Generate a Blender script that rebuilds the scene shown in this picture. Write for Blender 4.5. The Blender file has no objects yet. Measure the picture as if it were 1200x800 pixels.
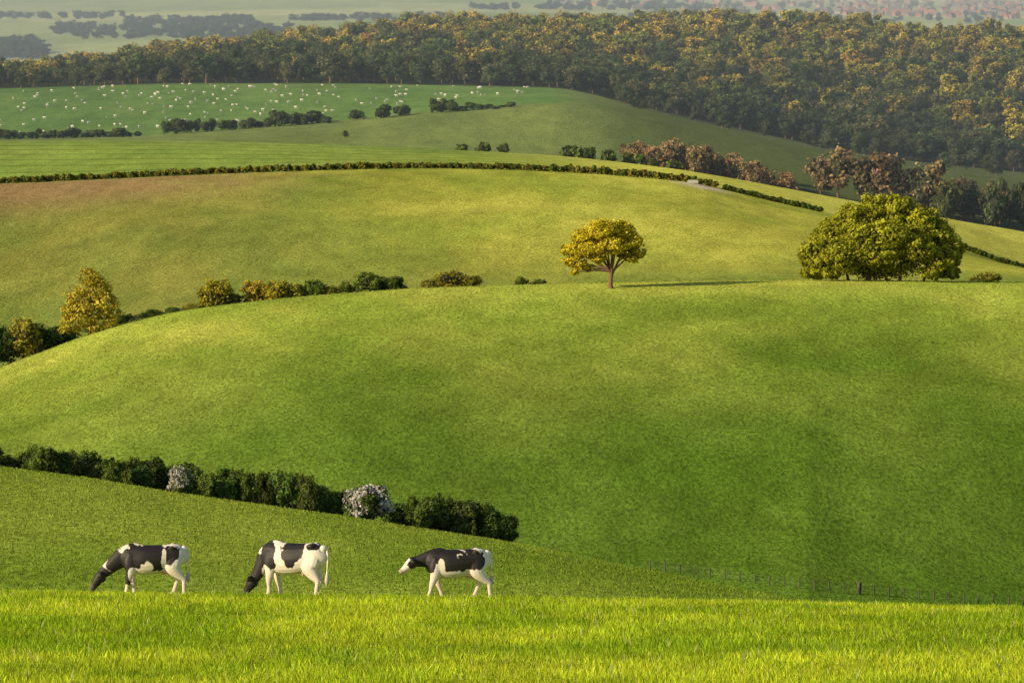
import bpy, bmesh, math, random
import numpy as np
from mathutils import Vector, Matrix
rng=np.random.default_rng(7); random.seed(7)
scene=bpy.context.scene
# ------------------------------------------------------------ camera geometry
F=6667.0; P0=math.atan(430/F); CP,SP=math.cos(P0),math.sin(P0)
def te(x,y):
    dy=F*CP+(400-y)*SP
    return (x-600)/dy, (-F*SP+(400-y)*CP)/dy
TT=np.linspace(-0.125,0.125,801)
def curve(pts,sm=14):
    a=[te(x,y) for x,y in pts]
    e=np.interp(TT,[p[0] for p in a],[p[1] for p in a])
    k=np.exp(-0.5*(np.arange(-3*sm,3*sm+1)/sm)**2);k/=k.sum()
    return np.convolve(np.pad(e,3*sm,mode='edge'),k,mode='valid')
PX=1/F
c0=curve([(-200,694),(0,697),(600,704),(1200,716),(1400,721)])
c1=curve([(-200,530),(0,548),(100,560),(200,577),(400,605),(600,636),(750,668),(880,697),(1000,722),(1200,752),(1400,775)],10)
c2=curve([(-150,500),(0,432),(60,411),(120,387),(200,368),(280,357),(360,349),(480,340),(600,336),(720,333),(860,331),(1000,330),(1200,333),(1400,338)],10)
h3=curve([(-200,219),(0,215),(100,211),(200,206),(300,202),(400,199),(500,197),(600,199),(700,204),(800,212),(835,219),(900,235),(950,246),(1050,268),(1130,292),(1200,318),(1350,350)],8)
c3=curve([(0,166),(150,165),(300,167),(450,172),(560,177),(650,182),(720,189),(800,199),(870,211),(950,226),(1050,245),(1130,260),(1200,272),(1400,312)],8)
h4=curve([(0,163),(170,159),(250,153),(330,147),(400,141),(480,133),(560,127),(660,120),(700,124),(800,146),(900,168),(1050,198),(1200,222),(1400,250)],8)
fb=curve([(0,104),(200,98),(400,98),(660,103),(700,112),(760,128),(880,155),(960,172),(1050,187),(1200,203),(1400,225)],8)
ft=curve([(0,97),(90,88),(190,76),(250,69),(350,60),(430,54),(500,42),(640,42),(760,38),(950,41),(1050,50),(1200,54)],8)
f1=curve([(0,92),(300,88),(600,70),(1200,62)])
f2=curve([(0,55),(200,46),(500,32),(900,38),(1200,42)])
f3=curve([(0,18),(300,12),(600,8),(900,20),(1200,25)])
f4=curve([(0,-14),(400,-10),(700,-2),(900,8),(1200,11)])
f5=curve([(0,-6),(700,-8),(1200,-8)]); f6=curve([(0,-22),(1200,-24)])
cb=curve([(0,812),(1200,812)])
one=np.ones_like(TT)
def mix(a,b,f): return a*(1-f)+b*f
rows=[(-400,-2.5*one),(0,-4.4*one),(95,cb*95),(160,c0*160)]
zc0=c0*160
rows+=[(200,zc0-40*0.165),(285,(c0-22*PX)*285)]
L1a=np.minimum(c0+2*PX,c1-8*PX)
rows+=[(335,mix(L1a,c1,0.42)*335),(430,c1*430),(480,(c1-26*PX)*480),(575,(c1-34*PX)*575)]
s=np.minimum(c1,c0); z620=(s+2*PX)*630; z950=c2*950
rows+=[(630,z620),(780,mix(z620,z950,0.47)+2.2),(880,mix(z620,z950,0.82)+1.1),(950,z950),(1010,(c2-12*PX)*1010),(1110,(c2-26*PX)*1110)]
z1180=(c2+0*PX)*1190; z1500=h3*1500
rows+=[(1190,z1180),(1350,mix(z1180,z1500,0.5)+1.8),(1500,z1500),(1700,c3*1700),(1760,(c3-12*PX)*1760),(1850,(c3-14*PX)*1850),
(1920,(np.minimum(c3+3*PX,h4-6*PX))*1920),(2080,h4*2080),(2350,fb*2350),(2900,ft*2900),(3000,(ft-14*PX)*3000),(3400,(ft-30*PX)*3400),
(4000,np.minimum(f1,ft-5*PX)*4000),(5000,f2*5000),(6500,f3*6500),(8500,f4*8500),(15000,f5*15000),(30000,f6*30000)]
YK=np.array([r[0] for r in rows],float); ZK=np.stack([r[1] for r in rows],1)
h=np.diff(YK); d=np.diff(ZK,axis=1)/h
SL=np.zeros_like(ZK)
a,b=d[:,:-1],d[:,1:]; w1=2*h[1:]+h[:-1]; w2=h[1:]+2*h[:-1]
ok=a*b>0
with np.errstate(all='ignore'):
    hm=(w1+w2)/(w1/a+w2/b)
SL[:,1:-1]=np.where(ok,hm,0); SL[:,0]=d[:,0]; SL[:,-1]=d[:,-1]
def H(X,Y):
    X=np.asarray(X,float);Y=np.asarray(Y,float)
    t=np.clip(X/np.maximum(Y,70),TT[0],TT[-1]); u=(t-TT[0])/(TT[1]-TT[0]); i=np.clip(u.astype(int),0,799); w=u-i
    k=np.clip(np.searchsorted(YK,Y,side='right')-1,0,len(YK)-2)
    g=lambda A,kk:A[i,kk]*(1-w)+A[i+1,kk]*w
    z0,z1,s0,s1=g(ZK,k),g(ZK,k+1),g(SL,k),g(SL,k+1)
    hh=h[k]; q=np.clip((Y-YK[k])/hh,0,1)
    return z0*(2*q**3-3*q**2+1)+s0*hh*(q**3-2*q**2+q)+z1*(-2*q**3+3*q**2)+s1*hh*(q**3-q**2)
def place(x,y,Ya,Yb):
    t,e=te(x,y); Y=np.linspace(Ya,Yb,600); dz=H(t*Y,Y)-e*Y
    idx=np.where(dz>=0)[0]
    j=idx[0] if len(idx) else int(np.argmax(dz))
    return t*Y[j],Y[j],float(H(t*Y[j],Y[j]))
# ------------------------------------------------------------ noise
def vnoise(x,y,seed=0):
    xi=np.floor(x).astype(np.int64); yi=np.floor(y).astype(np.int64); fx=x-xi; fy=y-yi
    fx=fx*fx*(3-2*fx); fy=fy*fy*(3-2*fy)
    def hs(a,b):
        n=(a*374761393+b*668265263+seed*1442695041)&0x7fffffff
        n=((n^(n>>13))*1274126177)&0x7fffffff
        n=(n^(n>>16))&0xffff
        return n/65535.0
    return (hs(xi,yi)*(1-fx)+hs(xi+1,yi)*fx)*(1-fy)+(hs(xi,yi+1)*(1-fx)+hs(xi+1,yi+1)*fx)*fy
def fbm(x,y,seed=0,o=4):
    r=0;am=.5
    for i in range(o): r=r+am*vnoise(x*2**i,y*2**i,seed+i*17);am*=.5
    return r/(1-.5**o)
# ------------------------------------------------------------ helpers
def mesh_np(name,V,faces_n,idx,smooth=False):
    me=bpy.data.meshes.new(name); V=np.asarray(V,np.float32)
    me.vertices.add(len(V)); me.vertices.foreach_set('co',V.ravel())
    idx=np.asarray(idx,np.int32).ravel(); me.loops.add(len(idx)); me.loops.foreach_set('vertex_index',idx)
    nf=len(idx)//faces_n; me.polygons.add(nf)
    me.polygons.foreach_set('loop_start',np.arange(nf,dtype=np.int32)*faces_n)
    me.update(calc_edges=True)
    me.polygons.foreach_set('use_smooth',np.full(nf,smooth))
    return me
def fattr(me,n,v): 
    at=me.attributes.new(n,'FLOAT','POINT'); at.data.foreach_set('value',np.asarray(v,np.float32))
def cattr(me,n,c):
    c=np.asarray(c,np.float32)
    if c.shape[1]==3: c=np.concatenate([c,np.ones((len(c),1),np.float32)],1)
    at=me.attributes.new(n,'FLOAT_COLOR','POINT'); at.data.foreach_set('color',c.ravel())
def link(name,data,parent=None,loc=None):
    o=bpy.data.objects.new(name,data); scene.collection.objects.link(o)
    if parent: o.parent=parent
    if loc is not None: o.location=loc
    return o
def newmat(n):
    m=bpy.data.materials.new(n); m.use_nodes=True; nt=m.node_tree; nt.nodes.clear()
    return m,nt,nt.nodes.new('ShaderNodeOutputMaterial')
def mixcol(nt,typ,fac,a,b):
    n=nt.nodes.new('ShaderNodeMix'); n.data_type='RGBA'; n.blend_type=typ
    for s_,v in ((0,fac),(6,a),(7,b)):
        if hasattr(v,'is_output'): nt.links.new(v,n.inputs[s_])
        else: n.inputs[s_].default_value=v
    return n.outputs[2]
def leafmat(name,trans=0.35):
    m,nt,out=newmat(name); N=nt.nodes; L=nt.links
    oi=N.new('ShaderNodeObjectInfo'); base=oi.outputs['Color']
    at=N.new('ShaderNodeAttribute'); at.attribute_name='v'
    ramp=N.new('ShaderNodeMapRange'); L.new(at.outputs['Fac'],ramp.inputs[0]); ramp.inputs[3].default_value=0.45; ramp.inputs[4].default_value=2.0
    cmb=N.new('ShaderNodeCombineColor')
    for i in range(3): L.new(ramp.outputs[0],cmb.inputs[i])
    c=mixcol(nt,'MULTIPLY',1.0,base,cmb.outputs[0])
    df=N.new('ShaderNodeBsdfDiffuse'); tr=N.new('ShaderNodeBsdfTranslucent'); mx=N.new('ShaderNodeMixShader')
    mx.inputs[0].default_value=trans
    L.new(c,df.inputs[0]); L.new(c,tr.inputs[0]); L.new(df.outputs[0],mx.inputs[1]); L.new(tr.outputs[0],mx.inputs[2]); L.new(mx.outputs[0],out.inputs[0])
    return m
M_leaf=leafmat('foliage',.22)
def simple(name,col,rough=.9,noise=0.3,scale=6):
    m,nt,out=newmat(name); b=nt.nodes.new('ShaderNodeBsdfPrincipled'); b.inputs['Roughness'].default_value=rough
    tc=nt.nodes.new('ShaderNodeTexCoord'); nz=nt.nodes.new('ShaderNodeTexNoise'); nz.inputs['Scale'].default_value=scale
    nt.links.new(tc.outputs['Object'],nz.inputs['Vector'])
    c=mixcol(nt,'MIX',nz.outputs[0],tuple(x*(1-noise) for x in col)+(1,),tuple(min(1,x*(1+noise)) for x in col)+(1,))
    nt.links.new(c,b.inputs['Base Color']); nt.links.new(b.outputs[0],out.inputs[0]); return m
M_bark=simple('bark',(.20,.11,.06),.95,.4,4)
M_dark=simple('dark_core',(.04,.045,.016),1,.3,2)  # added dark blobs inside the crowns, block light and see-through
M_wood=simple('weathered_wood',(.10,.085,.06),.9,.4,8)
M_wire=simple('galvanised_wire',(.12,.12,.12),.6,.1)
def attrmat(name,trans):
    m,nt,out=newmat(name);N=nt.nodes;L=nt.links
    at=N.new('ShaderNodeAttribute'); at.attribute_name='col'
    df=N.new('ShaderNodeBsdfDiffuse'); L.new(at.outputs['Color'],df.inputs[0])
    if trans>0:
        tr=N.new('ShaderNodeBsdfTranslucent'); L.new(at.outputs['Color'],tr.inputs[0]); mx=N.new('ShaderNodeMixShader'); mx.inputs[0].default_value=trans
        L.new(df.outputs[0],mx.inputs[1]);L.new(tr.outputs[0],mx.inputs[2]);L.new(mx.outputs[0],out.inputs[0])
    else: L.new(df.outputs[0],out.inputs[0])
    return m
M_grass=attrmat('grass_blades',.4)
# ------------------------------------------------------------ ground colours (albedo, some hill light and shade painted in)
def C(*a): return np.array(a,float)
def sstep(a,b,x):
    q=np.clip((x-a)/(b-a),0,1); return q*q*(3-2*q)
def ground_col(X,Y):
    X=np.asarray(X,float);Y=np.asarray(Y,float); t=X/np.maximum(Y,70); xp=600+t*F
    def lay(base,c,m): return base*(1-m[:,None])+c*m[:,None]
    def two(a,b,m): return a[None]*(1-m[:,None])+b[None]*m[:,None]
    n1=fbm(X/25,Y/60,3); n2=fbm(X/8,Y/16,9); n3=fbm(X/90,Y/130,21); n4=fbm(X/5+Y/40,Y/22,44)
    nn=np.clip((n1-.5)*2.2+.5+(n4-.5)*.8,0,1)
    col=two(C(.26,.385,.016),C(.48,.56,.03),np.clip((fbm(X/3.5,Y/6,5)-.5)*2.8+.5,0,1))
    col=lay(col,two(C(.19,.28,.028),C(.28,.35,.045),nn),sstep(215,240,Y))
    # middle hill: sunlit crest and shaded lower right painted into the grass colour
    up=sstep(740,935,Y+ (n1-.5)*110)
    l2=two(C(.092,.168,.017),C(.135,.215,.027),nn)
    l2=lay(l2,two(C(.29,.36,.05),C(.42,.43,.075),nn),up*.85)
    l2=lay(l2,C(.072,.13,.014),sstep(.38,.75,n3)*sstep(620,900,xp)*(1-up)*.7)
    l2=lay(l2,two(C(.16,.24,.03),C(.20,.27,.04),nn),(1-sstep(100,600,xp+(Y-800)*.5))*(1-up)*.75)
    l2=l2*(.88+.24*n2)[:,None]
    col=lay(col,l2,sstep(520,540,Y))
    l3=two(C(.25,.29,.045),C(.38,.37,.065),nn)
    l3=lay(l3,two(C(.13,.165,.04),C(.20,.20,.05),nn),(1-sstep(250,650,xp+ (n3-.5)*400))*.75)  # shadow on the left painted in as darker olive
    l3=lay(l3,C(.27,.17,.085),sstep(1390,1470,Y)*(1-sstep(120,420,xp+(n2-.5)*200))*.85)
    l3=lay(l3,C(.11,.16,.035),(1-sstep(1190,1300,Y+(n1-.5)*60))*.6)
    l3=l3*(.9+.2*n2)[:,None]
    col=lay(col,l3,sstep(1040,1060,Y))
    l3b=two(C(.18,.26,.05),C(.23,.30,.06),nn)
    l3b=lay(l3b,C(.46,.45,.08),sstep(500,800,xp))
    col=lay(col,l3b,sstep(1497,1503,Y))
    l4=two(C(.13,.175,.05),C(.16,.20,.055),nn); l4=lay(l4,C(.085,.11,.033),sstep(640,860,xp))  # right part darker: shade on this slope painted into the colour
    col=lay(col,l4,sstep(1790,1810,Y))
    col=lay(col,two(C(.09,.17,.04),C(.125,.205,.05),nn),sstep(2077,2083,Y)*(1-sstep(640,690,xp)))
    col=lay(col,two(C(.05,.06,.025),C(.06,.07,.03),nn),sstep(2345,2355,Y))
    cell=vnoise(np.floor(X/350+n3)*7.3,np.floor(Y/500)*3.1,77)
    far=two(C(.13,.21,.07),C(.32,.36,.16),cell)
    col=lay(col,far,sstep(3390,3420,Y))
    tr=np.exp(-((xp-822)/26)**2-((Y-1492)/14)**2); col=lay(col,C(.5,.42,.30),np.clip(tr*1.3,0,1))
    return col
# ------------------------------------------------------------ ground mesh
Yr=np.concatenate([np.arange(-380,80,20),np.arange(80,172,1.5),np.arange(172,1010,2.5),np.arange(1010,3400,6),np.geomspace(3400,30000,90)])
sc=np.concatenate([-np.geomspace(.7,.125,30)[:-1],np.linspace(-.122,.122,430),np.geomspace(.125,.7,30)[1:]])
sc=np.sort(sc)
YY,SS=np.meshgrid(Yr,sc,indexing='ij'); XX=SS*(YY+400*np.exp(-np.maximum(YY,0)/600)); 
V=np.stack([XX.ravel(),YY.ravel(),H(XX.ravel(),YY.ravel())],1)
R,Cn=YY.shape; I=np.arange(R*Cn).reshape(R,Cn)
idx=np.stack([I[:-1,:-1],I[:-1,1:],I[1:,1:],I[1:,:-1]],-1).reshape(-1,4)
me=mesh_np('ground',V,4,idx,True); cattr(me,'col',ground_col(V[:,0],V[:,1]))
xpv=600+V[:,0]/np.maximum(V[:,1],70)*F
fattr(me,'crop',(sstep(1503,1510,V[:,1])*(1-sstep(1720,1740,V[:,1]))*(1-sstep(560,760,xpv))+sstep(2100,2105,V[:,1])*(1-sstep(2340,2350,V[:,1]))*.3))
m,nt,out=newmat('pasture');N=nt.nodes;L=nt.links
at=N.new('ShaderNodeAttribute');at.attribute_name='col'
tc=N.new('ShaderNodeTexCoord'); mp=N.new('ShaderNodeMapping'); mp.inputs['Scale'].default_value=(1,.25,.3); L.new(tc.outputs['Object'],mp.inputs[0])
c=at.outputs['Color']
for sc_,lo,hi,det in ((2.2,.42,1.6,6),(.21,.80,1.2,6),(.028,.82,1.18,4)):
    nz=N.new('ShaderNodeTexNoise'); nz.inputs['Scale'].default_value=sc_; nz.inputs['Detail'].default_value=det; nz.inputs['Roughness'].default_value=.7
    L.new(mp.outputs[0],nz.inputs['Vector'])
    mr=N.new('ShaderNodeMapRange'); mr.inputs[1].default_value=.3;mr.inputs[2].default_value=.7;mr.inputs[3].default_value=lo;mr.inputs[4].default_value=hi; L.new(nz.outputs[0],mr.inputs[0])
    cc=N.new('ShaderNodeCombineColor')
    for i in range(3): L.new(mr.outputs[0],cc.inputs[i])
    c=mixcol(nt,'MULTIPLY',1.0,c,cc.outputs[0])
    if sc_==2.2: nzb=nz
wv=N.new('ShaderNodeTexWave'); wv.bands_direction='Y'; wv.inputs['Scale'].default_value=.0125; wv.inputs['Distortion'].default_value=.6; wv.inputs['Detail Scale'].default_value=.004
mpw=N.new('ShaderNodeMapping'); mpw.inputs['Rotation'].default_value=(0,0,.16); L.new(tc.outputs['Object'],mpw.inputs[0]); L.new(mpw.outputs[0],wv.inputs['Vector'])
wr=N.new('ShaderNodeMapRange'); wr.inputs[1].default_value=.8; wr.inputs[2].default_value=1; wr.inputs[3].default_value=0; wr.inputs[4].default_value=.6; L.new(wv.outputs['Fac'],wr.inputs[0])
ac=N.new('ShaderNodeAttribute');ac.attribute_name='crop'; mm_=N.new('ShaderNodeMath');mm_.operation='MULTIPLY';L.new(wr.outputs[0],mm_.inputs[0]);L.new(ac.outputs['Fac'],mm_.inputs[1])
c=mixcol(nt,'MULTIPLY',mm_.outputs[0],c,(.5,.55,.5,1))
bp=N.new('ShaderNodeBump'); bp.inputs['Strength'].default_value=.8; bp.inputs['Distance'].default_value=.25; L.new(nzb.outputs[0],bp.inputs['Height'])
df=N.new('ShaderNodeBsdfDiffuse'); df.inputs['Roughness'].default_value=1; L.new(c,df.inputs[0]); L.new(bp.outputs[0],df.inputs['Normal']); L.new(df.outputs[0],out.inputs[0])
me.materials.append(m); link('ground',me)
# ------------------------------------------------------------ grass blades
def grass(name,n,Ya,Yb,tr,hr,w,jit,seed_heads=0.0):
    Y=np.sqrt(rng.random(n)*(Yb*Yb-Ya*Ya)+Ya*Ya); X=(rng.random(n)*2-1)*tr*Y
    cl=fbm(X/1.3,Y/1.3,31,3)
    hgt=(hr[0]+(hr[1]-hr[0])*rng.random(n)**1.6)*(.55+.9*cl)
    Z=H(X,Y)-.01; col=ground_col(X,Y)
    br=(1+jit*(rng.random(n)-.5)*2)*(.55+.9*cl)
    col=col*br[:,None]; yel=rng.random(n)[:,None]; col=col*(1+np.array([.25,.02,0])*(yel-.4))
    if seed_heads:
        sh=rng.random(n)<seed_heads; hgt[sh]*=1.35; col[sh]=np.array([.58,.54,.22])
    az=rng.random(n)*6.283; wx=np.cos(az)*w/2;wy=np.sin(az)*w/2
    la=rng.random(n)*6.283; ln=hgt*(.1+.4*rng.random(n)); lx=np.cos(la)*ln; ly=np.sin(la)*ln
    P=np.zeros((n,4,3))
    P[:,0]=np.stack([X-wx,Y-wy,Z],1);P[:,1]=np.stack([X+wx,Y+wy,Z],1)
    P[:,2]=np.stack([X+lx*.35+wx*.8,Y+ly*.35+wy*.8,Z+hgt*.6],1);P[:,3]=np.stack([X+lx,Y+ly,Z+hgt],1)
    base=np.arange(n)[:,None]*4
    tri=np.concatenate([base+np.array([[0,1,2]]),base+np.array([[0,2,3]])],1).reshape(-1,3)
    g=mesh_np(name,P.reshape(-1,3),3,tri); cattr(g,'col',np.repeat(col,4,0)); g.materials.append(M_grass)
    return link(name,g)
grass('meadow_grass',370000,84,172,.112,(.05,.20),.015,.45,.012)
grass('pasture_grass',120000,290,450,.108,(.06,.2),.07,.4)
grass('pasture_grass',130000,590,965,.105,(.08,.24),.13,.4)
# ------------------------------------------------------------ foliage builders
def nrm(a): return a/np.maximum(np.linalg.norm(a,axis=1),1e-6)[:,None]
def cards(Pn,size,v,out):
    n=len(Pn); nr=nrm(nrm(out)+.75*rng.normal(size=(n,3))*.7)
    a=nrm(np.cross(nr,rng.normal(size=(n,3)))); b=np.cross(nr,a)
    s_=size*(.6+.8*rng.random(n))[:,None]
    a=a*s_*.6; b=b*s_*.42
    Q=np.stack([Pn-a,Pn-b,Pn+a,Pn+b],1).reshape(-1,3)
    return Q,np.repeat(v,4)
def crown_points(blobs,n,clumpr=.33,per=35,fill=.3):
    B=np.array(blobs,float); area=B[:,3]*B[:,5]; area/=area.sum(); out=[];vs=[];os_=[]
    for bl,ar in zip(B,area):
        nt_=max(8,int(n*ar)); nf=int(nt_*fill); nb=nt_-nf; k=max(6,min(140,int(nb/per)))
        dr=nrm(rng.normal(size=(k,3)))
        rr=(.5+.5*rng.random(k)**.5)[:,None]
        cen=bl[:3]+dr*rr*bl[3:6]*.86; cv=rng.random(k)
        ci=rng.integers(0,k,nb); q=nrm(rng.normal(size=(nb,3))); q*=(rng.random(nb)**.45)[:,None]
        cr=(clumpr*(.6+.8*rng.random(k)))[ci][:,None]
        p=cen[ci]+q*cr*bl[3:6]*np.array([1,1,.8]); out.append(p); os_.append(q*.7+dr[ci]*.9)
        vs.append(np.clip(.2+.45*cv[ci]+.25*q[:,2]+.15*rng.random(nb),0,1))  # clump tops lighter: top-lit shading painted into leaf brightness
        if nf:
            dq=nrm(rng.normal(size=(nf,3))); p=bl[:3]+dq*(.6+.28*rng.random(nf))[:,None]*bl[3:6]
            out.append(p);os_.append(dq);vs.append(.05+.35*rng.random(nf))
    return np.concatenate(out),np.concatenate(vs),np.concatenate(os_)
def tube_np(pts,rad,seg=7):
    V=[];Fc=[];pts=[Vector(p) for p in pts]
    for i,p in enumerate(pts):
        T=(pts[min(i+1,len(pts)-1)]-pts[max(i-1,0)]).normalized()
        A=T.cross(Vector((0,1,0.13))).normalized(); B=T.cross(A)
        for j in range(seg):
            an=2*math.pi*j/seg; V.append(p+(A*math.cos(an)+B*math.sin(an))*rad[i])
    for i in range(len(pts)-1):
        for j in range(seg):
            Fc.append((i*seg+j,i*seg+(j+1)%seg,(i+1)*seg+(j+1)%seg,(i+1)*seg+j))
    return np.array([tuple(v) for v in V]),np.array(Fc)
def core_np(blobs,k):
    Vs=[];Fs=[];off=0
    for bl in blobs:
        nu,nv=10,7; V=[]
        for i in range(nv+1):
            th=math.pi*i/nv
            for j in range(nu):
                ph=2*math.pi*j/nu; r=k*(1+.15*math.sin(3*ph+i*1.7+bl[0]))
                V.append((bl[0]+bl[3]*r*math.sin(th)*math.cos(ph),bl[1]+bl[4]*r*math.sin(th)*math.sin(ph),bl[2]+bl[5]*r*math.cos(th)))
        Fc=[(i*nu+j,i*nu+(j+1)%nu,(i+1)*nu+(j+1)%nu,(i+1)*nu+j) for i in range(nv) for j in range(nu)]
        Vs.append(np.array(V));Fs.append(np.array(Fc)+off);off+=len(V)
    return np.concatenate(Vs),np.concatenate(Fs)
def plant_mesh(name,blobs,n,size,limbs=None,core=0.0,clumpr=.33,per=35,fill=.3):
    Pn,v,on=crown_points(blobs,n,clumpr,per,fill); Pn[:,2]=np.maximum(Pn[:,2],.02)
    Q,vv=cards(Pn,size,v,on); Fq=np.arange(len(Q)).reshape(-1,4); mi=[np.zeros(len(Fq),int)]
    parts=[(Q,Fq,vv)]
    if limbs:
        for pts,rad in limbs:
            a_,b_=tube_np(pts,rad); parts.append((a_,b_,np.full(len(a_),.5))); mi.append(np.ones(len(b_),int))
    if core>0:
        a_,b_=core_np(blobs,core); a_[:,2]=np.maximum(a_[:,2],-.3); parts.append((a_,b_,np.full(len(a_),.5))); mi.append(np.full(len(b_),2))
    off=0;VV=[];FF=[];AV=[]
    for a_,b_,c_ in parts: VV.append(a_);FF.append(b_+off);AV.append(c_);off+=len(a_)
    me=mesh_np(name,np.concatenate(VV),4,np.concatenate(FF)); fattr(me,'v',np.concatenate(AV))
    for mm in (M_leaf,M_bark,M_dark): me.materials.append(mm)
    me.polygons.foreach_set('material_index',np.concatenate(mi).astype(np.int32))
    return me
def bush_blobs(W,Hh,k):
    bl=[(0,0,Hh*.45,W*.36,W*.36,Hh*.45)]
    for i in range(k):
        a_=random.uniform(0,6.28); r=random.uniform(.12,.32)*W; zz=random.uniform(.2,.68)*Hh; q=random.uniform(.14,.27)
        bl.append((r*math.cos(a_),r*math.sin(a_),zz,W*q,W*q,Hh*q*1.1))
    return bl
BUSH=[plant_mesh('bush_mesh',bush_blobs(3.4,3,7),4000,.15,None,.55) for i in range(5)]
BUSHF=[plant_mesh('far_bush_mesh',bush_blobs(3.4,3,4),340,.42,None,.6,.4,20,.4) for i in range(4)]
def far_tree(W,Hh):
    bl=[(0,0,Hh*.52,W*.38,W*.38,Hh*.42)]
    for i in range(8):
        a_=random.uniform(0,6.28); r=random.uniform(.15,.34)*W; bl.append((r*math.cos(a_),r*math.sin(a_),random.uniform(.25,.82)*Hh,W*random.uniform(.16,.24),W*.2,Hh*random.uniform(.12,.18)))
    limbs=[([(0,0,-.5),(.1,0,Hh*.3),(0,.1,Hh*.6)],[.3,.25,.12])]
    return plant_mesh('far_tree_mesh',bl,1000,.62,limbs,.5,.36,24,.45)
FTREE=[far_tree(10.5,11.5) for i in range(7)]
def inst(name,me,parent,X,Y,Z,sx,sz,col):
    o=link(name,me,parent,(X,Y,Z)); o.scale=(sx,sx,sz); o.rotation_euler=(0,0,random.uniform(0,6.28)); o.color=tuple(col)+(1,); return o
def empty(name):
    o=bpy.data.objects.new(name,None); scene.collection.objects.link(o); return o
def jc(c,j=.25):
    k=1+random.uniform(-j,j); return tuple(max(.004,x*k*(1+random.uniform(-.08,.08))) for x in c)
def put(parent,pool,W0,H0,x,Y,ytop,wpx,col,name='bush',sink=.1,hm=None):
    t,e=te(x,ytop if ytop else 300); X=t*Y; Z=float(H(X,Y)); hh=hm if hm else max(.6,e*Y-Z); w=wpx*Y/F
    return inst(name,random.choice(pool),parent,X,Y,Z-sink,w/W0,(hh+sink)/H0,col)
DG=(.08,.12,.024); MG=(.13,.17,.03); GO=(.42,.32,.035); OL=(.25,.23,.035)
# hedge in front hollow
hd=empty('hedgerow')
tops=[(-80,512),(0,522),(60,525),(120,528),(150,536),(200,532),(250,543),(300,546),(350,552),(390,562),(430,572),(470,580),(500,573),(530,573),(560,585),(585,592),(605,625)]
x=-80
while x<596:
    yt=np.interp(x,[p[0] for p in tops],[p[1] for p in tops])+random.uniform(-8,9)
    if not(402<x<462): put(hd,BUSH,3.2,2.9,x,445+random.uniform(-4,8),yt,random.uniform(26,52),jc(DG if random.random()<.6 else MG,.35))
    x+=random.uniform(9,15)
for x,yt,w in ((508,574,60),(540,578,58),(575,590,50),(590,600,32)): put(hd,BUSH,3.2,2.9,x,441,yt,w,jc(DG,.1))
def blossom(x,Y,yt,w,yb):
    t,e=te(x,yt); X=t*Y; Z=float(H(X,Y)); W=w*Y/F; hh=e*Y-Z
    o=empty('hawthorn_bush'); 
    a_=inst('leaves',BUSH[0],o,X,Y,Z-.1,W/3.2,hh/2.9,DG)
    b_=inst('blossom',BUSH[1],o,X,Y,Z-.05,W/3.2,hh/2.95,(.46,.43,.38)); 
blossom(433,436,558,68,610); blossom(213,440,538,36,560)
# hedge behind the middle hill
hd=empty('hedgerow')
for x,Y,yt,w,c in ((-60,960,385,60,DG),(-30,965,375,60,DG),(5,965,372,50,DG),(28,965,366,56,OL),(50,970,374,46,MG),(75,975,376,50,DG),(120,980,375,50,MG),(140,985,365,40,DG),
  (165,985,364,30,DG),(185,985,360,30,DG),(205,985,357,30,DG),(225,990,352,30,OL),(250,990,321,44,(.30,.26,.03)),(270,992,338,34,OL),(300,992,324,40,GO),(322,992,322,44,(.3,.25,.03)),(345,992,326,36,OL),
  (368,992,322,36,MG),(388,992,330,30,OL),(405,992,326,26,MG),(430,992,312,42,MG),(445,994,318,36,MG),(462,992,318,32,DG),(505,992,322,32,OL),(530,992,312,50,(.28,.22,.035)),(550,992,318,32,OL),(612,992,321,26,MG),(632,992,323,26,MG),(1150,1000,316,50,OL)):
    put(hd,BUSH,3.2,2.9,x,Y,yt+1,w*1.1,jc(c,.12))
# field-boundary hedge on the hill
hd=empty('field_hedge')
x=-120
while x<838:
    big=1 if x>640 else 0; Y=1500+random.uniform(-1,1); t,_=te(x,205)
    inst('bush',random.choice(BUSHF),hd,t*Y,Y,float(H(t*Y,Y))-.1,random.uniform(.55,.8),random.uniform(.55,.85)+.2*big*random.random(),jc(OL if random.random()<.6 else MG,.25)); x+=random.uniform(3.2,4.8)
for a_,b_ in ((850,965),(1120,1330)):
    x=a_
    while x<b_:
        Y=1500; t,_=te(x,250); inst('bush',random.choice(BUSHF),hd,t*Y,Y,float(H(t*Y,Y))-.1,.7,random.uniform(.5,.75),jc(MG,.2)); x+=3.5
# sheep-field hedge
hd=empty('field_hedge')
seg=[(-100,162,9,150),(195,250,9,138),(262,270,8,141),(285,318,7,139),(322,372,7,128),(384,388,6,131),(415,424,6,124),(445,452,6,122),(470,476,6,120),(508,535,7,113),(535,600,9,120)]
for a_,b_,st,yt in seg:
    x=a_
    while x<=b_:
        put(hd,BUSHF,3.2,2.9,x,2070+random.uniform(-4,4),yt+random.uniform(-3,4),random.uniform(13,25),jc(DG,.3)); x+=st
# scattered field bushes beyond crest
for x,Y,yt,w in ((540,1730,166,16),(566,1730,163,22),(590,1730,165,16),(664,1740,166,20),(676,1740,166,20),(690,1740,168,20),(712,1740,171,20),(738,1745,176,22),(752,1745,178,22),(766,1745,182,18),(786,1745,186,26),(405,1950,151,8)):
    o=put(None,BUSHF,3.2,2.9,x,Y,yt,w*1.15,jc(MG,.15),'hawthorn_shrub')
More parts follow.
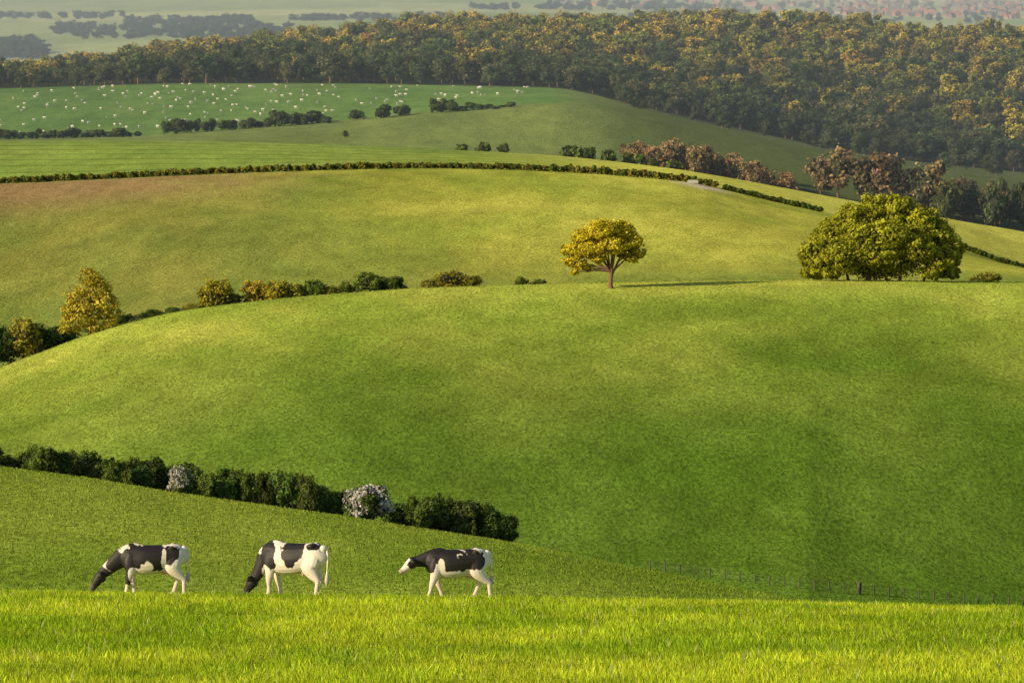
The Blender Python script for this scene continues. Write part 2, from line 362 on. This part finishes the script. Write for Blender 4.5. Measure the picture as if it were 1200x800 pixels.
# valley woodland (russet)
wd=empty('valley_woodland')
BR=(.38,.25,.11)
for i in range(62):
    x=random.uniform(735,925); Y=random.uniform(1850,1930); put(wd,FTREE,9.6,11.2,x,Y,np.interp(x,[735,790,850,925],[164,160,172,200])+random.uniform(0,14),random.uniform(22,32),jc(BR,.25),'tree')
for x,yt,w in ((962,178,36),(982,168,54),(1012,180,40),(1035,173,62),(1060,190,36),(1088,183,56),(1110,205,40)): put(wd,FTREE,9.6,11.2,x,1900,yt,w,jc((.32,.22,.10),.15),'tree')
for i in range(60):
    x=random.uniform(1105,1400); put(wd,FTREE,9.6,11.2,x,random.uniform(1860,1960),random.uniform(200,228)+(max(0,x-1200))*.12,random.uniform(28,44),jc((.17,.13,.07) if random.random()<.4 else (.085,.105,.035),.3),'tree')
# forest: shaded lower slope and sunlit top painted into the tree colours
fr=empty('forest')
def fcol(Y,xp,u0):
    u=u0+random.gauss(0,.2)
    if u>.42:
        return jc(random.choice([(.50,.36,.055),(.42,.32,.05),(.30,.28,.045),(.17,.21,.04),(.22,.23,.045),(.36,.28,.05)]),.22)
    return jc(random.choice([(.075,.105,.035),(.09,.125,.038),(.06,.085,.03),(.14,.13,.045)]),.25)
Y=2356
while Y<2960:
    x=-170+random.uniform(0,20)
    while x<1370:
        yy=Y+random.uniform(-9,9); t=(x-600)/F; X=t*yy
        s_=random.uniform(.75,1.45)*(.8 if x<150 else 1)
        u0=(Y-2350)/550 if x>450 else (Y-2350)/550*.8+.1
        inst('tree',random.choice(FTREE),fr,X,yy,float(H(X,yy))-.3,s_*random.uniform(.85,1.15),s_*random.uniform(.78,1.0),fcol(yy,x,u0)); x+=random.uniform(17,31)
    Y+=19 if Y>2400 else 12
for i in range(26):
    x=random.uniform(690,1180); Y=random.uniform(2230,2345); t=(x-600)/F
    inst('tree',random.choice(FTREE),fr,t*Y,Y,float(H(t*Y,Y))-.3,random.uniform(.4,.9),random.uniform(.4,.9),jc((.08,.10,.035),.3))
# distant woods
fw=empty('distant_woodland')
def wood(n,xa,xb,ya,yb,Ya,Yb,c,s0=1.3):
    for k in range(n):
        X_,Y_,Z_=place(random.uniform(xa,xb),random.uniform(ya,yb),Ya,Yb)
        inst('tree',random.choice(FTREE),fw,X_,Y_,Z_-1,s0*random.uniform(1,1.7),s0*random.uniform(.6,1.0),jc(c,.2))
DB=(.05,.075,.04)
wood(130,60,340,34,47,3500,8000,DB,1.0); wood(60,150,300,25,32,4000,8000,DB,1.0); wood(60,-60,50,56,72,3500,8000,DB); wood(45,340,520,22,26,4500,8400,DB,.9)
wood(50,-60,150,20,23,4500,8400,DB,.9); wood(60,540,900,10,13,5000,8400,DB,1.0); wood(70,700,1260,17,28,5000,8400,DB,.8); wood(70,620,1260,3,10,7000,14000,DB,1.0)
# ------------------------------------------------------------ feature trees
def feature(name,x,ybase,Ya,Yb,blobs,n,size,limbsf,col,core=0,clumpr=.33,per=35,fill=.3):
    X,Y,Z=place(x,ybase,Ya,Yb); k=Y/F
    bl=[(b[0]*k,b[1]*k,b[2]*k,b[3]*k,b[3]*k,b[4]*k) for b in blobs]
    me=plant_mesh(name+'_mesh',bl,n,size,limbsf(bl,k),core,clumpr,per,fill); o=link(name,me,None,(X,Y,Z-.1)); o.color=col+(1,); return o
def lone_limbs(bl,k):
    L_=[([(0,0,-2*k),(-.5*k,0,5*k),(-.2*k,0,12*k),(.5*k,0,20*k)],[4.2*k,2.9*k,2.5*k,2.3*k])]
    for b in bl[:16]:
        sx=.5*k; mid=(b[0]*.45,b[1]*.4,(20*k+b[2])*.5+2*k)
        L_.append(([(sx,0,(14+random.uniform(0,7))*k),mid,(b[0]*.9,b[1]*.9,b[2])],[1.4*k,.8*k,.3*k]))
        for q in range(3):
            L_.append(([mid,(b[0]+random.uniform(-.7,.7)*b[3],b[1]+random.uniform(-.7,.7)*b[4],b[2]+random.uniform(-.3,.7)*b[5])],[.5*k,.15*k]))
    return L_
lone=[(-40,0,44,17,11),(-30,8,60,18,13),(-10,-6,70,20,13),(12,6,68,17,13),(26,0,56,13,12),(34,-6,43,8,8),(-22,-12,46,18,10),(4,-12,52,20,11),(2,14,56,20,14),(-48,6,32,10,7),(-34,-4,28,9,7),(-54,0,46,8,7),(20,10,40,13,7),(-16,14,60,18,14),(-42,-8,20,6,5),(-27,3,23,5,4),(-14,-14,36,10,5),(24,-8,36,9,5)]
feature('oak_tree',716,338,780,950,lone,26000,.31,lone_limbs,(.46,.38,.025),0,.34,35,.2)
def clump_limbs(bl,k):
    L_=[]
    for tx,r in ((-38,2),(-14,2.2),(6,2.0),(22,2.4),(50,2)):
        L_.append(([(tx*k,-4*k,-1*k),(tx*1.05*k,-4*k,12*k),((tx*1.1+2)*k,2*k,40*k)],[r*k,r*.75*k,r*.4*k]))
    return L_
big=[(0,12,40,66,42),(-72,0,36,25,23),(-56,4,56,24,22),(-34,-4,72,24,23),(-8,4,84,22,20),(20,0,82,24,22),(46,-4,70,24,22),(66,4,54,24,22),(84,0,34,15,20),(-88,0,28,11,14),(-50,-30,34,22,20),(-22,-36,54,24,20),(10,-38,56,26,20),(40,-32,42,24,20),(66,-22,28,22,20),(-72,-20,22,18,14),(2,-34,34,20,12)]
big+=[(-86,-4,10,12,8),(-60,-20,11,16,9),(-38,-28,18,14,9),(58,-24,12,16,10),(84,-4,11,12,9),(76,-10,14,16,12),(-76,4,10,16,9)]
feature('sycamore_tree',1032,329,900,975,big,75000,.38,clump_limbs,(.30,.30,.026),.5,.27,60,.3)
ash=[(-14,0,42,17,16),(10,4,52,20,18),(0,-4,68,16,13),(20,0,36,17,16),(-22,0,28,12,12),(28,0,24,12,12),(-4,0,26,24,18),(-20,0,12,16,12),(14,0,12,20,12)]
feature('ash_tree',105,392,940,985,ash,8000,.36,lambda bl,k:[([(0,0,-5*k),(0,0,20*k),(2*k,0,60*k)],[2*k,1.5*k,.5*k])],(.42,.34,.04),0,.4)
# ------------------------------------------------------------ fence and trough
def box(bm,cx,cy,cz,sx,sy,sz,rot=0,tilt=0):
    mt=Matrix.Translation((cx,cy,cz))@Matrix.Rotation(rot,4,'Z')@Matrix.Rotation(tilt,4,'Y')@Matrix.Diagonal((sx,sy,sz,1)); bmesh.ops.create_cube(bm,size=1,matrix=mt)
bm=bmesh.new(); fp=[]
path=[(760,668),(900,686),(1010,696),(1130,707),(1230,712)]
for i in range(27):
    xx=762+i*17.5; yy=np.interp(xx,[p[0] for p in path],[p[1] for p in path]); fp.append(place(xx,yy,560,760))
for i,(a_,b_,z_) in enumerate(fp):
    th=.36 if i==14 else .11; hh=1.25 if i!=14 else 1.4
    box(bm,a_,b_,z_+hh/2-.1,th,th,hh,random.uniform(0,1),random.uniform(-.08,.08))
me=bpy.data.meshes.new('posts');bm.to_mesh(me);bm.free();me.materials.append(M_wood)
fe=empty('wire_fence'); link('posts',me,fe)
Vw=[];Fw=[];off=0
for hz in (.35,.7,1.05):
    a_,b_=tube_np([(p[0],p[1],p[2]+hz) for p in fp],[.008]*len(fp),4); Vw.append(a_);Fw.append(b_+off);off+=len(a_)
me=mesh_np('wires',np.concatenate(Vw),4,np.concatenate(Fw));me.materials.append(M_wire);link('wires',me,fe)
X,Y,Z=place(812,216,1400,1600)
bm=bmesh.new(); box(bm,0,0,.65,2.8,1.2,.6); box(bm,0,0,1.05,2.4,1.0,.2)
for sx in (-1.1,1.1):
    for sy in (-.45,.45): box(bm,sx,sy,.2,.14,.14,.4)
bmesh.ops.bevel(bm,geom=bm.edges[:],offset=.04,segments=1)
me=bpy.data.meshes.new('water_trough');bm.to_mesh(me);bm.free();me.materials.append(simple('painted_metal',(.5,.48,.4),.5,.1));link('water_trough',me,None,(X,Y,Z))
# ------------------------------------------------------------ town
Vt=[];Ft=[];Ct=[];o_=0
for i in range(650):
    Y=random.uniform(6600,13500); xp=random.uniform(960,1330) if random.random()<.85 else random.uniform(640,960); X=(xp-600)/F*Y; Z=float(H(X,Y))-1
    L_,W_,h_=random.uniform(7,15),random.uniform(6,8),random.uniform(4,6); an=random.uniform(0,3.14); ca,sa=math.cos(an),math.sin(an)
    pts=[(-L_/2,-W_/2,0),(L_/2,-W_/2,0),(L_/2,W_/2,0),(-L_/2,W_/2,0),(-L_/2,-W_/2,h_),(L_/2,-W_/2,h_),(L_/2,W_/2,h_),(-L_/2,W_/2,h_),(-L_/2,0,h_+3),(L_/2,0,h_+3)]
    Vt+=[(X+p[0]*ca-p[1]*sa,Y+p[0]*sa+p[1]*ca,Z+p[2]) for p in pts]
    Ft+=[[q+o_ for q in f] for f in ((0,1,5,4),(1,2,6,5),(2,3,7,6),(3,0,4,7),(4,5,9,8),(6,7,8,9),(4,8,7),(5,6,9))]
    w_=random.choice([(.42,.40,.36),(.36,.22,.17),(.36,.32,.28)]); Ct+=[w_]*4+[random.choice([(.3,.14,.09),(.2,.17,.16)])]*6; o_+=10
me=bpy.data.meshes.new('distant_town'); me.from_pydata(Vt,[],Ft); cattr(me,'col',np.array(Ct)); me.materials.append(attrmat('brick_and_tile',0)); link('distant_town',me)
# ------------------------------------------------------------ lofted animals
def catmull(A,sub=4):
    A=np.array(A,float); o=[]
    for i in range(len(A)-1):
        p0=A[max(i-1,0)];p1=A[i];p2=A[i+1];p3=A[min(i+2,len(A)-1)]
        for s_ in range(sub):
            t=s_/sub; o.append(.5*((2*p1)+(-p0+p2)*t+(2*p0-5*p1+4*p2-p3)*t*t+(-p0+3*p1-3*p2+p3)*t**3))
    o.append(A[-1]); return np.array(o)
def loft(bm,A,seg=14,sub=4):
    A=catmull(A,sub); rings=[]
    for i,r in enumerate(A):
        p=Vector(r[:3]); T=(Vector(A[min(i+1,len(A)-1)][:3])-Vector(A[max(i-1,0)][:3])).normalized()
        S=Vector((0,1,0)); S=(S-T*S.dot(T)).normalized(); U=S.cross(T)
        rings.append([bm.verts.new(p+S*max(r[3],.004)*math.cos(2*math.pi*j/seg)+U*max(r[4],.004)*math.sin(2*math.pi*j/seg)) for j in range(seg)])
    for a_,b_ in zip(rings[:-1],rings[1:]):
        for j in range(seg): bm.faces.new((a_[j],a_[(j+1)%seg],b_[(j+1)%seg],b_[j]))
    bm.faces.new(rings[0][::-1]); bm.faces.new(rings[-1])
def ell(bm,c_,r,rot=None):
    mt=Matrix.Translation(c_)@(rot if rot else Matrix.Identity(4))@Matrix.Diagonal((r[0],r[1],r[2],1)); bmesh.ops.create_icosphere(bm,subdivisions=3,radius=1,matrix=mt)
M_cow,nt,out=newmat('cow_hide'); at=nt.nodes.new('ShaderNodeAttribute'); at.attribute_name='col'; pb=nt.nodes.new('ShaderNodeBsdfPrincipled'); pb.inputs['Roughness'].default_value=.6
nt.links.new(at.outputs['Color'],pb.inputs['Base Color']); nt.links.new(pb.outputs[0],out.inputs[0])
def cow(x,Y,yaw,neck,head,swing,patches,scale=1.0,whiteface=False,black_head=True):
    bm=bmesh.new()
    loft(bm,[(.93,0,1.16,.07,.10),(.86,0,1.12,.17,.23),(.68,0,1.08,.25,.31),(.42,0,1.03,.28,.34),(.12,0,.98,.32,.38),(-.18,0,.97,.32,.39),(-.42,0,1.0,.27,.375),(-.60,0,1.05,.22,.32),(-.74,0,1.07,.15,.23),(-.80,0,1.07,.08,.12)],18)
    ell(bm,(.60,.18,1.31),(.11,.06,.075)); ell(bm,(.60,-.18,1.31),(.11,.06,.075)); ell(bm,(-.42,0,1.30),(.24,.09,.11)); ell(bm,(.1,0,1.31),(.75,.05,.045)); ell(bm,(.88,0,1.25),(.09,.10,.09))
    loft(bm,neck,14); loft(bm,head,14,3)
    hd0=Vector(head[0][:3]); hdir=(Vector(head[-1][:3])-hd0).normalized(); up=Vector((0,1,0)).cross(hdir); up=up if up.z>0 else -up
    for s_ in (-1,1):
        c_=hd0+hdir*.09+Vector((0,s_*.19,0))+up*.04
        ell(bm,c_,(.05,.13,.065),Matrix.Rotation(s_*-.25,4,'X'))
    ell(bm,hd0+hdir*.2-up*.05,(.12,.06,.09))
    for k_,(fx,sy) in enumerate(((-.50,-.15),(-.50,.15))):
        s_=swing[k_]
        loft(bm,[(fx+.06,sy,1.12,.10,.19),(fx+.0,sy,.88,.12,.19),(fx+.01+s_*.15,sy*1.05,.68,.10,.13),(fx+s_*.42-.01,sy*1.05,.42,.068,.078),(fx+s_*.62,sy,.27,.046,.052),(fx+s_*.85,sy,.12,.054,.06),(fx+s_*.95-.03,sy,.05,.06,.07),(fx+s_-.04,sy,.0,.065,.08)],12)
    for k_,(fx,sy) in enumerate(((.62,-.16),(.62,.16))):
        s_=swing[2+k_]
        loft(bm,[(fx+.04,sy*.8,1.16,.10,.20),(fx-.02,sy,.93,.14,.24),(fx-.04+s_*.15,sy*1.1,.74,.13,.19),(fx+.10+s_*.35,sy*1.1,.54,.068,.10),(fx+.15+s_*.5,sy*1.05,.46,.055,.07),(fx+.12+s_*.65,sy,.3,.048,.055),(fx+.08+s_*.85,sy,.12,.052,.06),(fx+.05+s_*.95,sy,.05,.06,.07),(fx+.03+s_,sy,.0,.065,.08)],12)
    ell(bm,(.40,0,.72),(.17,.13,.13)); 
    for q in ((.34,-.06),(.46,-.06),(.34,.06),(.46,.06)): ell(bm,(q[0],q[1],.59),(.022,.022,.05))
    bmesh.ops.recalc_face_normals(bm,faces=bm.faces[:])
    me=bpy.data.meshes.new('tmp');bm.to_mesh(me);bm.free(); ob=link('tmp',me)
    md=ob.modifiers.new('r','REMESH');md.mode='VOXEL';md.voxel_size=.015; sm=ob.modifiers.new('s','SMOOTH');sm.factor=.5;sm.iterations=4
    dg=bpy.context.evaluated_depsgraph_get(); ev=bpy.data.meshes.new_from_object(ob.evaluated_get(dg)); bpy.data.objects.remove(ob)
    bm=bmesh.new();bm.from_mesh(ev)
    nb=len(bm.verts)
    loft(bm,[(.90,0,1.27,.03,.04),(.98,0,1.18,.024,.03),(1.0,-.02,.95,.018,.02),(.99,-.03,.70,.016,.018),(.99,-.03,.58,.045,.05),(.98,-.03,.45,.05,.055),(.98,-.03,.33,.012,.014)],8)
    nt_=len(bm.verts)
    for s_ in (-1,1): ell(bm,hd0+hdir*.19+Vector((0,s_*.105,0))+up*.055,(.022,.014,.02))
    me=bpy.data.meshes.new('cow');bm.to_mesh(me);bm.free();bpy.data.meshes.remove(ev)
    n=len(me.vertices); co=np.zeros(n*3,np.float32); me.vertices.foreach_get('co',co); co=co.reshape(-1,3).astype(float)
    wob=(fbm(co[:,0]*5+3*x+co[:,1]*2,co[:,2]*5+7,int(x)%50,3)-.5)
    wob2=(fbm(co[:,0]*40+co[:,1]*30,co[:,2]*40,4,2)-.5)
    wob3=(fbm(co[:,0]*4+9,co[:,2]*4+co[:,1]*3,61,3)-.5)
    white=C(.80,.70,.58); black=C(.014,.009,.008)
    col=np.tile(white,(n,1))*(1+.15*wob2[:,None]+.3*wob3[:,None])
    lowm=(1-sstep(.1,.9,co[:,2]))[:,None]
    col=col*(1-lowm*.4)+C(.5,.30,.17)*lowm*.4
    mask=np.zeros(n)
    for (px,pz,rx,rz,sd) in patches:
        dd=((co[:,0]-px)/rx)**2+((co[:,2]-pz)/rz)**2
        mk=1-sstep(.92,1.03,dd+wob*1.9)
        if sd>0: mask=np.maximum(mask,mk)
        else: mask=mask*(1-mk)
    rel=co-np.array(hd0); along=rel@np.array(hdir)
    near=(np.linalg.norm(rel-along[:,None]*np.array(hdir),axis=1)<.34)&(along>-.1)&(along<.75)&(co[:,0]<-.7)
    mask=np.where(near,1,mask)
    if whiteface:
        upc=rel@np.array(up); wf=near&(((along>.12)&(upc>.0)&(np.abs(co[:,1])<.085))|(along>.28)); mask=np.where(wf,0,mask)
    mz=near&(along>.47)
    col=col*(1-mask[:,None])+(black*(1+.5*wob2[:,None]))*mask[:,None]
    if not whiteface: col[mz]=C(.05,.04,.04)
    else: col[mz]=C(.45,.30,.26)
    ud=(np.abs(co[:,0]-.4)<.2)&(co[:,2]<.74)&(co[:,2]>.5)&(np.abs(co[:,1])<.11); col[ud]=C(.62,.36,.28)
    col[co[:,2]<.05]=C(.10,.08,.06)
    ar=np.arange(n); tl=(ar>=nb)&(ar<nt_); col[tl&(co[:,2]<.65)]=C(.55,.46,.36); col[ar>=nt_]=C(.01,.01,.01)
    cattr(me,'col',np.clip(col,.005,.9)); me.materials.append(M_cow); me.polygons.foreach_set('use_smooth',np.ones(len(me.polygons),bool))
    X=(x-600)/F*Y; o=link('cow',me,None,(X,Y,float(H(X,Y))+.0)); o.rotation_euler=(0,0,yaw); o.scale=(scale,)*3; return o
neck1=[(-.50,0,1.12,.17,.28),(-.72,0,1.03,.14,.26),(-.95,0,.86,.12,.20),(-1.14,0,.70,.10,.165),(-1.24,0,.62,.09,.14)]
head1=[(-1.20,0,.66,.07,.08),(-1.27,0,.58,.11,.135),(-1.36,0,.45,.11,.13),(-1.44,0,.33,.08,.10),(-1.50,0,.24,.067,.08),(-1.54,0,.17,.075,.08),(-1.56,0,.13,.05,.05)]
cow(174,157.0,0.05,neck1,head1,(-.16,.10,.22,-.10),[(-.75,.85,.42,.5,1),(-.45,1.10,.36,.42,1),(.05,1.12,.44,.42,1),(-.42,.62,.14,.2,-1),(-.06,.80,.14,.14,-1),(.60,1.12,.26,.32,1),(.36,1.05,.06,.26,-1),(.84,1.05,.09,.4,-1),(.72,.80,.2,.16,-1)],1.06)
neck2=[(-.48,0,1.12,.17,.28),(-.66,0,1.00,.14,.25),(-.80,0,.78,.12,.19),(-.92,0,.56,.10,.155),(-1.0,0,.46,.09,.13)]
head2=[(-.96,0,.50,.07,.08),(-1.02,0,.42,.11,.13),(-1.10,0,.30,.11,.13),(-1.18,0,.19,.08,.10),(-1.24,0,.11,.067,.08),(-1.29,0,.05,.075,.08),(-1.31,0,.02,.05,.05)]
cow(340,156.5,-.42,neck2,head2,(-.05,.16,.05,-.12),[(-.85,.70,.30,.46,1),(-.58,1.02,.28,.36,1),(-.60,.58,.16,.2,-1),(.16,1.18,.34,.26,1),(.10,.92,.13,.2,1),(.66,1.30,.16,.10,1)],1.13)
neck3=[(-.52,0,1.12,.17,.27),(-.70,0,1.10,.14,.23),(-.86,0,1.07,.12,.18),(-.98,0,1.05,.10,.155),(-1.06,0,1.04,.09,.13)]
head3=[(-1.02,0,1.10,.07,.08),(-1.09,0,1.06,.11,.135),(-1.19,0,.97,.11,.13),(-1.29,0,.88,.08,.10),(-1.36,0,.82,.067,.08),(-1.42,0,.77,.075,.08),(-1.45,0,.74,.05,.05)]
cow(532,157.0,.10,neck3,head3,(-.24,.22,.30,-.16),[(-.82,1.08,.28,.34,1),(-.42,1.22,.22,.20,1),(-.1,1.10,.28,.30,1),(.26,1.08,.38,.30,1),(.62,1.14,.22,.26,1),(.1,.68,.5,.10,-1),(-.36,.92,.08,.24,-1)],1.04,True)
# sheep flock
bm=bmesh.new(); ell(bm,(0,0,.62),(.55,.27,.30)); ell(bm,(-.66,0,.72),(.17,.10,.11)); ell(bm,(-.5,0,.68),(.2,.14,.17))
for sx in (-.35,.35):
    for sy in (-.13,.13): box(bm,sx,sy,.2,.08,.08,.42)
sme=bpy.data.meshes.new('sheep_mesh');bm.to_mesh(sme);bm.free();sme.materials.append(simple('fleece',(.66,.62,.54),1,.1,8))
fl=empty('sheep_flock')
for i in range(230):
    x=random.uniform(-60,640) if random.random()<.55 else random.gauss(170,110)
    lo=np.interp(x,[0,400,640],[2110,2130,2200]); Y=random.uniform(lo,2335); X=(x-600)/F*Y
    o=link('sheep',sme,fl,(X,Y,float(H(X,Y)))); o.rotation_euler=(0,0,random.choice([0,3.14])+random.gauss(0,.6)); s_=random.uniform(.75,1.2); o.scale=(s_,)*3
# ------------------------------------------------------------ haze (real air volume over the far vale)
bm=bmesh.new(); bmesh.ops.create_cube(bm,size=1,matrix=Matrix.Translation((0,16600,-60))@Matrix.Diagonal((26000,30200,260,1)))
me=bpy.data.meshes.new('haze');bm.to_mesh(me);bm.free()
m,nt,out=newmat('haze_air'); vs=nt.nodes.new('ShaderNodeVolumeScatter'); vs.inputs['Color'].default_value=(.66,.82,1,1); vs.inputs['Density'].default_value=.00015; vs.inputs['Anisotropy'].default_value=.1
nt.links.new(vs.outputs[0],out.inputs['Volume']); me.materials.append(m); link('haze',me)
# ------------------------------------------------------------ light
el=math.radians(20); az=math.radians(-118)
sd=Vector((math.sin(az)*math.cos(el),math.cos(az)*math.cos(el),math.sin(el)))
ld=bpy.data.lights.new('sun','SUN'); ld.energy=5.0; ld.angle=math.radians(.5); ld.color=(1,.84,.54)
lo=link('sun',ld); lo.rotation_euler=sd.to_track_quat('Z','Y').to_euler()
w=bpy.data.worlds.new('World'); scene.world=w; w.use_nodes=True; nt=w.node_tree; bg=nt.nodes['Background']; sk=nt.nodes.new('ShaderNodeTexSky'); sk.sky_type='NISHITA'; sk.sun_disc=False
sk.sun_elevation=el; sk.sun_rotation=az%(2*math.pi); nt.links.new(sk.outputs[0],bg.inputs[0]); bg.inputs[1].default_value=.12
scene.view_settings.view_transform='Standard'; scene.view_settings.look='None'; scene.view_settings.exposure=0
cd=bpy.data.cameras.new('camera'); cd.lens=200.0; cd.sensor_width=36; cd.clip_start=1; cd.clip_end=60000
co_=link('camera',cd); co_.rotation_euler=(math.pi/2-P0,0,0); scene.camera=co_
